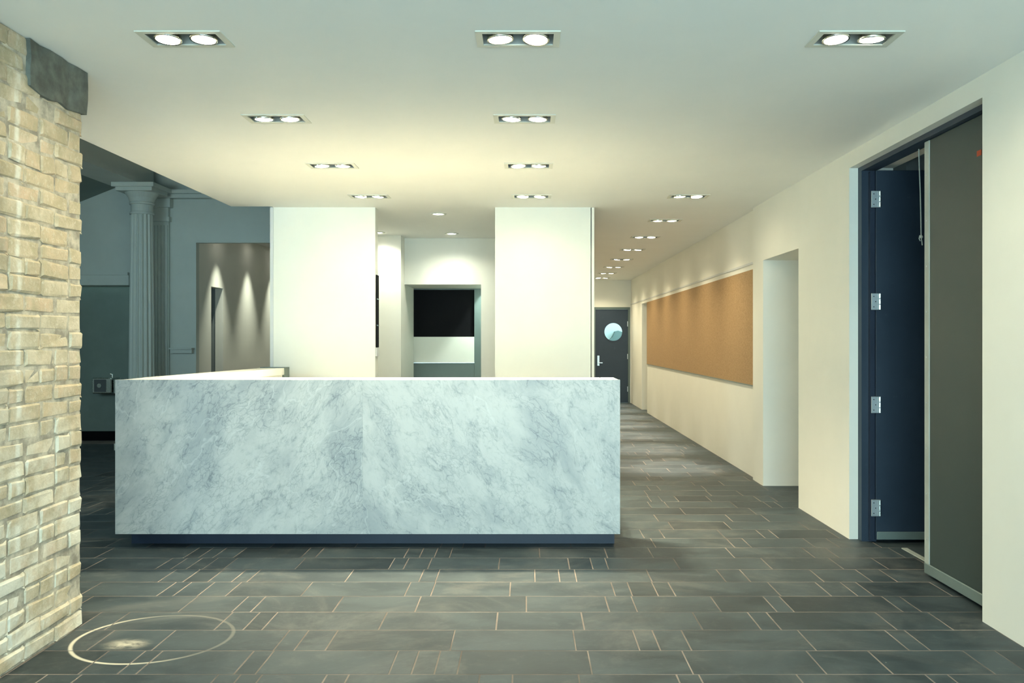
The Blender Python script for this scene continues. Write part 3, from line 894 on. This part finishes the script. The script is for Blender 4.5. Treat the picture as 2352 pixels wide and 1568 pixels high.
# fluted pilaster on the wall behind it
pl = empty('fluted_pilaster', (-4.80, YW-0.002, 0))
bl = [(-0.17, 0.13, -0.045, 0.0, 0.25, 2.9)]
for i in range(7):
    x = -0.16+i*0.043
    bl.append((x, x+0.022, -0.065, -0.045, 0.30, 2.85))
boxes('shaft', 'hall', bl, pl)
boxes('base', 'hall', [(-0.20, 0.16, -0.08, 0.0, 0, 0.25)], pl, bevel=0.01)
boxes('capital', 'hall', [(-0.19, 0.15, -0.08, 0.0, 2.90, 2.96), (-0.17, 0.13, -0.06, 0, 2.96, 3.08), (-0.21, 0.17, -0.10, 0.0, 3.08, 3.195)], pl)
tag(pl, 'flat fluted pilaster on the wall right behind the column', 'pilaster')

# passage beyond the hall with wall-washers
struct(boxes('wall_passage_left', 'wall', [
    (XPAS-0.11, XPAS, YW+0.1, 11.42, 0, 2.9), (XPAS-0.11, XPAS, 11.42, 11.86, 2.09, 2.9), (XPAS-0.11, XPAS, 11.86, 15.6, 0, 2.9)]),
    'pale passage wall washed by downlights')
struct(boxes('wall_passage_end', 'wall', [(XPAS, -2.3, 15.5, 15.6, 0, 2.9), (-2.45, -2.35, 11.35, 15.5, 0, 2.9)]), 'pale end wall of the passage')
struct(boxes('ceiling_passage', 'ceiling', [(XPAS-0.1, -2.35, YW+0.1, 15.6, 2.9, 3.0)]), 'low ceiling of the passage')
struct(boxes('wall_closet', 'side', [(-5.4, XPAS-0.11, 11.37, 11.41, 0, 2.4), (-5.4, XPAS-0.11, 11.87, 11.97, 0, 2.4), (-5.5, -5.4, 11.37, 11.97, 0, 2.4), (-5.5, XPAS-0.11, 11.37, 11.97, 2.3, 2.4)]),
    'dark closet behind the narrow passage doorway')
for i, y in enumerate((11.62, 12.9, 14.1)):
    f = empty('wall_washer', (XPAS+0.26, y, 2.9))
    bm = bmesh.new()
    lathe_bm(bm, [(0.045, -0.001), (0.062, -0.001), (0.062, -0.008), (0.045, -0.008), (0.045, -0.001)], 20)
    finish(bm, 'trim_ring', 'trimwhite', f)
    bm = bmesh.new(); lathe_bm(bm, [(0.0, -0.003), (0.044, -0.003), (0.044, -0.001), (0.0, -0.001)], 20)
    finish(bm, 'lens', 'canlens', f)
    tag(f, 'round downlight washing the passage wall, %s from the hall' % ordn[i], 'ceiling light', 'passage downlights')
    L = bpy.data.lights.new('washer_lamp', 'SPOT'); L.energy = W_HALL; L.spot_size = math.radians(58); L.spot_blend = 1.0
    L.color = (0.95, 1.0, 0.82); L.shadow_soft_size = 0.03
    lo = bpy.data.objects.new('washer_lamp', L); lo.location = (0, 0, -0.02); lo.parent = f; COL.objects.link(lo)

# drinking fountain
df = empty('drinking_fountain', (-5.62, YW+0.36, 0.62))
boxes('basin', 'steel', [(-0.13, 0.13, -0.26, 0.0, 0.03, 0.235)], df, bevel=0.012)
boxes('front_panel', 'frame', [(-0.095, 0.06, -0.268, -0.2605, 0.05, 0.215)], df, bevel=0.002)
bm = bmesh.new(); tube_bm(bm, [(-0.02, -0.268, 0.135), (-0.02, -0.285, 0.135)], 0.028, 14); finish(bm, 'push_button', 'steel', df)
bm = bmesh.new(); tube_bm(bm, [(0.085, -0.14, 0.23), (0.085, -0.14, 0.275), (0.06, -0.15, 0.285)], 0.010, 8); finish(bm, 'spout', 'steel', df)
boxes('lower_unit', 'steel', [(0.15, 0.36, -0.26, 0.0, 0.02, 0.22)], df, bevel=0.012)
tag(df, 'stainless steel drinking fountain on the dark hall wall beside the desk end', 'fountain')

# ------------------------------------------------------------------ window wall behind the camera (source of the daylight)
struct(boxes('wall_back', 'wall', [
    (XB-0.7, -1.95, YBACK-0.2, YBACK, 0, CEIL), (2.05, XW+0.3, YBACK-0.2, YBACK, 0, CEIL), (-1.95, 2.05, YBACK-0.2, YBACK, 2.52, CEIL+0.34),
    (-1.95, 2.05, YBACK-0.2, YBACK, 0, 0.06)]), 'street wall behind the viewer with a wide shop window')
w1 = struct(empty('window_1', (0.05, YBACK-0.1, 0.06)), 'wide glazed street front behind the viewer')
boxes('window_frame', 'frame', [(-2.0, -1.94, -0.04, 0.04, 0, 2.46), (1.94, 2.0, -0.04, 0.04, 0, 2.46), (-1.94, 1.94, -0.04, 0.04, 2.40, 2.46), (-1.94, 1.94, -0.04, 0.04, 0, 0.06),
    (-0.68, -0.62, -0.04, 0.04, 0.06, 2.40), (0.62, 0.68, -0.04, 0.04, 0.06, 2.40)], w1)
pt = bpy.data.lights.new('window_portal', 'AREA'); pt.shape = 'RECTANGLE'; pt.size = 4.0; pt.size_y = 2.46
pt.cycles.is_portal = True
po = bpy.data.objects.new('window_portal', pt); po.location = (0.05, YBACK-0.19, 1.29); po.rotation_euler = (math.radians(90), 0, 0)
COL.objects.link(po)

w2 = struct(empty('window_2', (-5.0, 3.7, 1.65)), 'added hall window, outside the view, letting daylight into the hall')  # unseen window, added to brighten the hall with daylight
boxes('window_frame', 'frame', [(-1.0, -0.95, -0.04, 0.04, 0, 1.05), (0.95, 1.0, -0.04, 0.04, 0, 1.05), (-0.95, 0.95, -0.04, 0.04, 1.0, 1.05), (-0.95, 0.95, -0.04, 0.04, 0, 0.05),
    (-0.03, 0.03, -0.04, 0.04, 0.05, 1.0)], w2)
pt2 = bpy.data.lights.new('hall_portal', 'AREA'); pt2.shape = 'RECTANGLE'; pt2.size = 2.0; pt2.size_y = 1.05
pt2.cycles.is_portal = True
po2 = bpy.data.objects.new('hall_portal', pt2); po2.location = (-5.0, 3.62, 2.175); po2.rotation_euler = (math.radians(90), 0, 0)
COL.objects.link(po2)

# ------------------------------------------------------------------ light fittings
def ring_frame(bm, ow, od, iw, idp, z0, z1):
    for b in ((-ow, ow, -od, -idp), (-ow, ow, idp, od), (-ow, -iw, -idp, idp), (iw, ow, -idp, idp)):
        add_box(bm, b[0], b[1], b[2], b[3], z0, z1)

def make_twin():
    bm = bmesh.new(); ring_frame(bm, 0.178, 0.093, 0.150, 0.066, -0.005, 0.0005)
    trim = finish(bm, 'trim_frame', 'trimwhite').data
    bm = bmesh.new()
    add_box(bm, -FW/2+0.0005, FW/2-0.0005, -FD/2+0.0005, FD/2-0.0005, 0.0006, 0.13, skip=('-z',))
    housing = finish(bm, 'housing', 'can').data
    bm = bmesh.new()
    lathe_bm(bm, [(0.049, -0.006), (0.056, -0.008), (0.058, -0.002), (0.050, 0.05), (0.026, 0.085), (0.0, 0.09)], 24)
    bez = finish(bm, 'lamp', 'chrome', smooth=True).data
    bm = bmesh.new()
    lathe_bm(bm, [(0.0, -0.013), (0.030, -0.012), (0.0485, -0.007), (0.0485, 0.004), (0.0, 0.004)], 24)
    lens = finish(bm, 'lens', 'lens', smooth=True).data
    bm = bmesh.new()
    tube_bm(bm, [(-0.066, 0, 0.03), (-0.075, 0, 0.05), (-0.066, 0, 0.085), (0.066, 0, 0.085), (0.075, 0, 0.05), (0.066, 0, 0.03)], 0.004, 6)
    yoke = finish(bm, 'yoke', 'steel').data
    for o in list(COL.objects):
        if o.parent is None and o.name.split('.')[0] in ('trim_frame', 'housing', 'lamp', 'lens', 'yoke') and o.type == 'MESH':
            bpy.data.objects.remove(o)
    return trim, housing, bez, lens, yoke
trim_m, hous_m, bez_m, lens_m, yoke_m = make_twin()
spots = {}
def spot(watts, ang, blend, color, rad=0.045):
    key = (watts, ang)
    if key not in spots:
        L = bpy.data.lights.new('downlight_beam', 'SPOT')
        L.energy = watts; L.spot_size = math.radians(ang); L.spot_blend = blend; L.color = color; L.shadow_soft_size = rad
        spots[key] = L
    return spots[key]
rngl = random.Random(3)
for i, (x, y, w, label) in enumerate(FIX):
    f = empty('twin_downlight', (x, y, CEIL))
    tag(f, label, 'ceiling light', 'twin downlights in the lobby ceiling' if i < 10 else 'twin downlights along the corridor')
    link('trim_frame', trim_m, None, f); link('housing', hous_m, None, f)
    for sx in (-0.076, 0.076):
        lp = link('lamp', bez_m, None, f, (sx, 0, 0))
        lp.rotation_euler = (rngl.uniform(-0.10, 0.10), rngl.uniform(-0.08, 0.08), 0)
        link('lens', lens_m, None, lp); link('yoke', yoke_m, None, lp)
        s = bpy.data.objects.new('downlight_beam', spot(w, (165 if abs(y-6.12) > 0.1 else 112) if i < 10 else 135, 1.0 if i < 10 else 0.9, LAMP)); COL.objects.link(s)
        s.parent = f; s.location = (sx, 0, -0.022)
        if i >= 10:
            s2 = bpy.data.objects.new('downlight_core', spot(170.0, 34, 1.0, (1.0, 0.86, 0.70))); COL.objects.link(s2)
            s2.parent = f; s2.location = (sx, 0, -0.022)
for i, (x, y, label) in enumerate(CANS):
    f = empty('round_downlight', (x, y, CEIL))
    tag(f, label, 'ceiling light', 'round downlights behind the piers')
    bm = bmesh.new(); lathe_bm(bm, [(0.052, 0.0), (0.085, 0.0), (0.083, -0.006), (0.056, -0.008), (0.052, 0.0)], 28)
    finish(bm, 'trim_ring', 'trimwhite', f, smooth=True)
    bm = bmesh.new(); lathe_bm(bm, [(0.0, -0.004), (0.053, -0.004), (0.0535, 0.004), (0.0, 0.004)], 28)
    finish(bm, 'lens', 'canlens', f)
    s = bpy.data.objects.new('can_beam', spot(W_CAN, 150, 0.9, (0.98, 1.0, 0.84))); COL.objects.link(s)
    s.parent = f; s.location = (0, 0, -0.02)
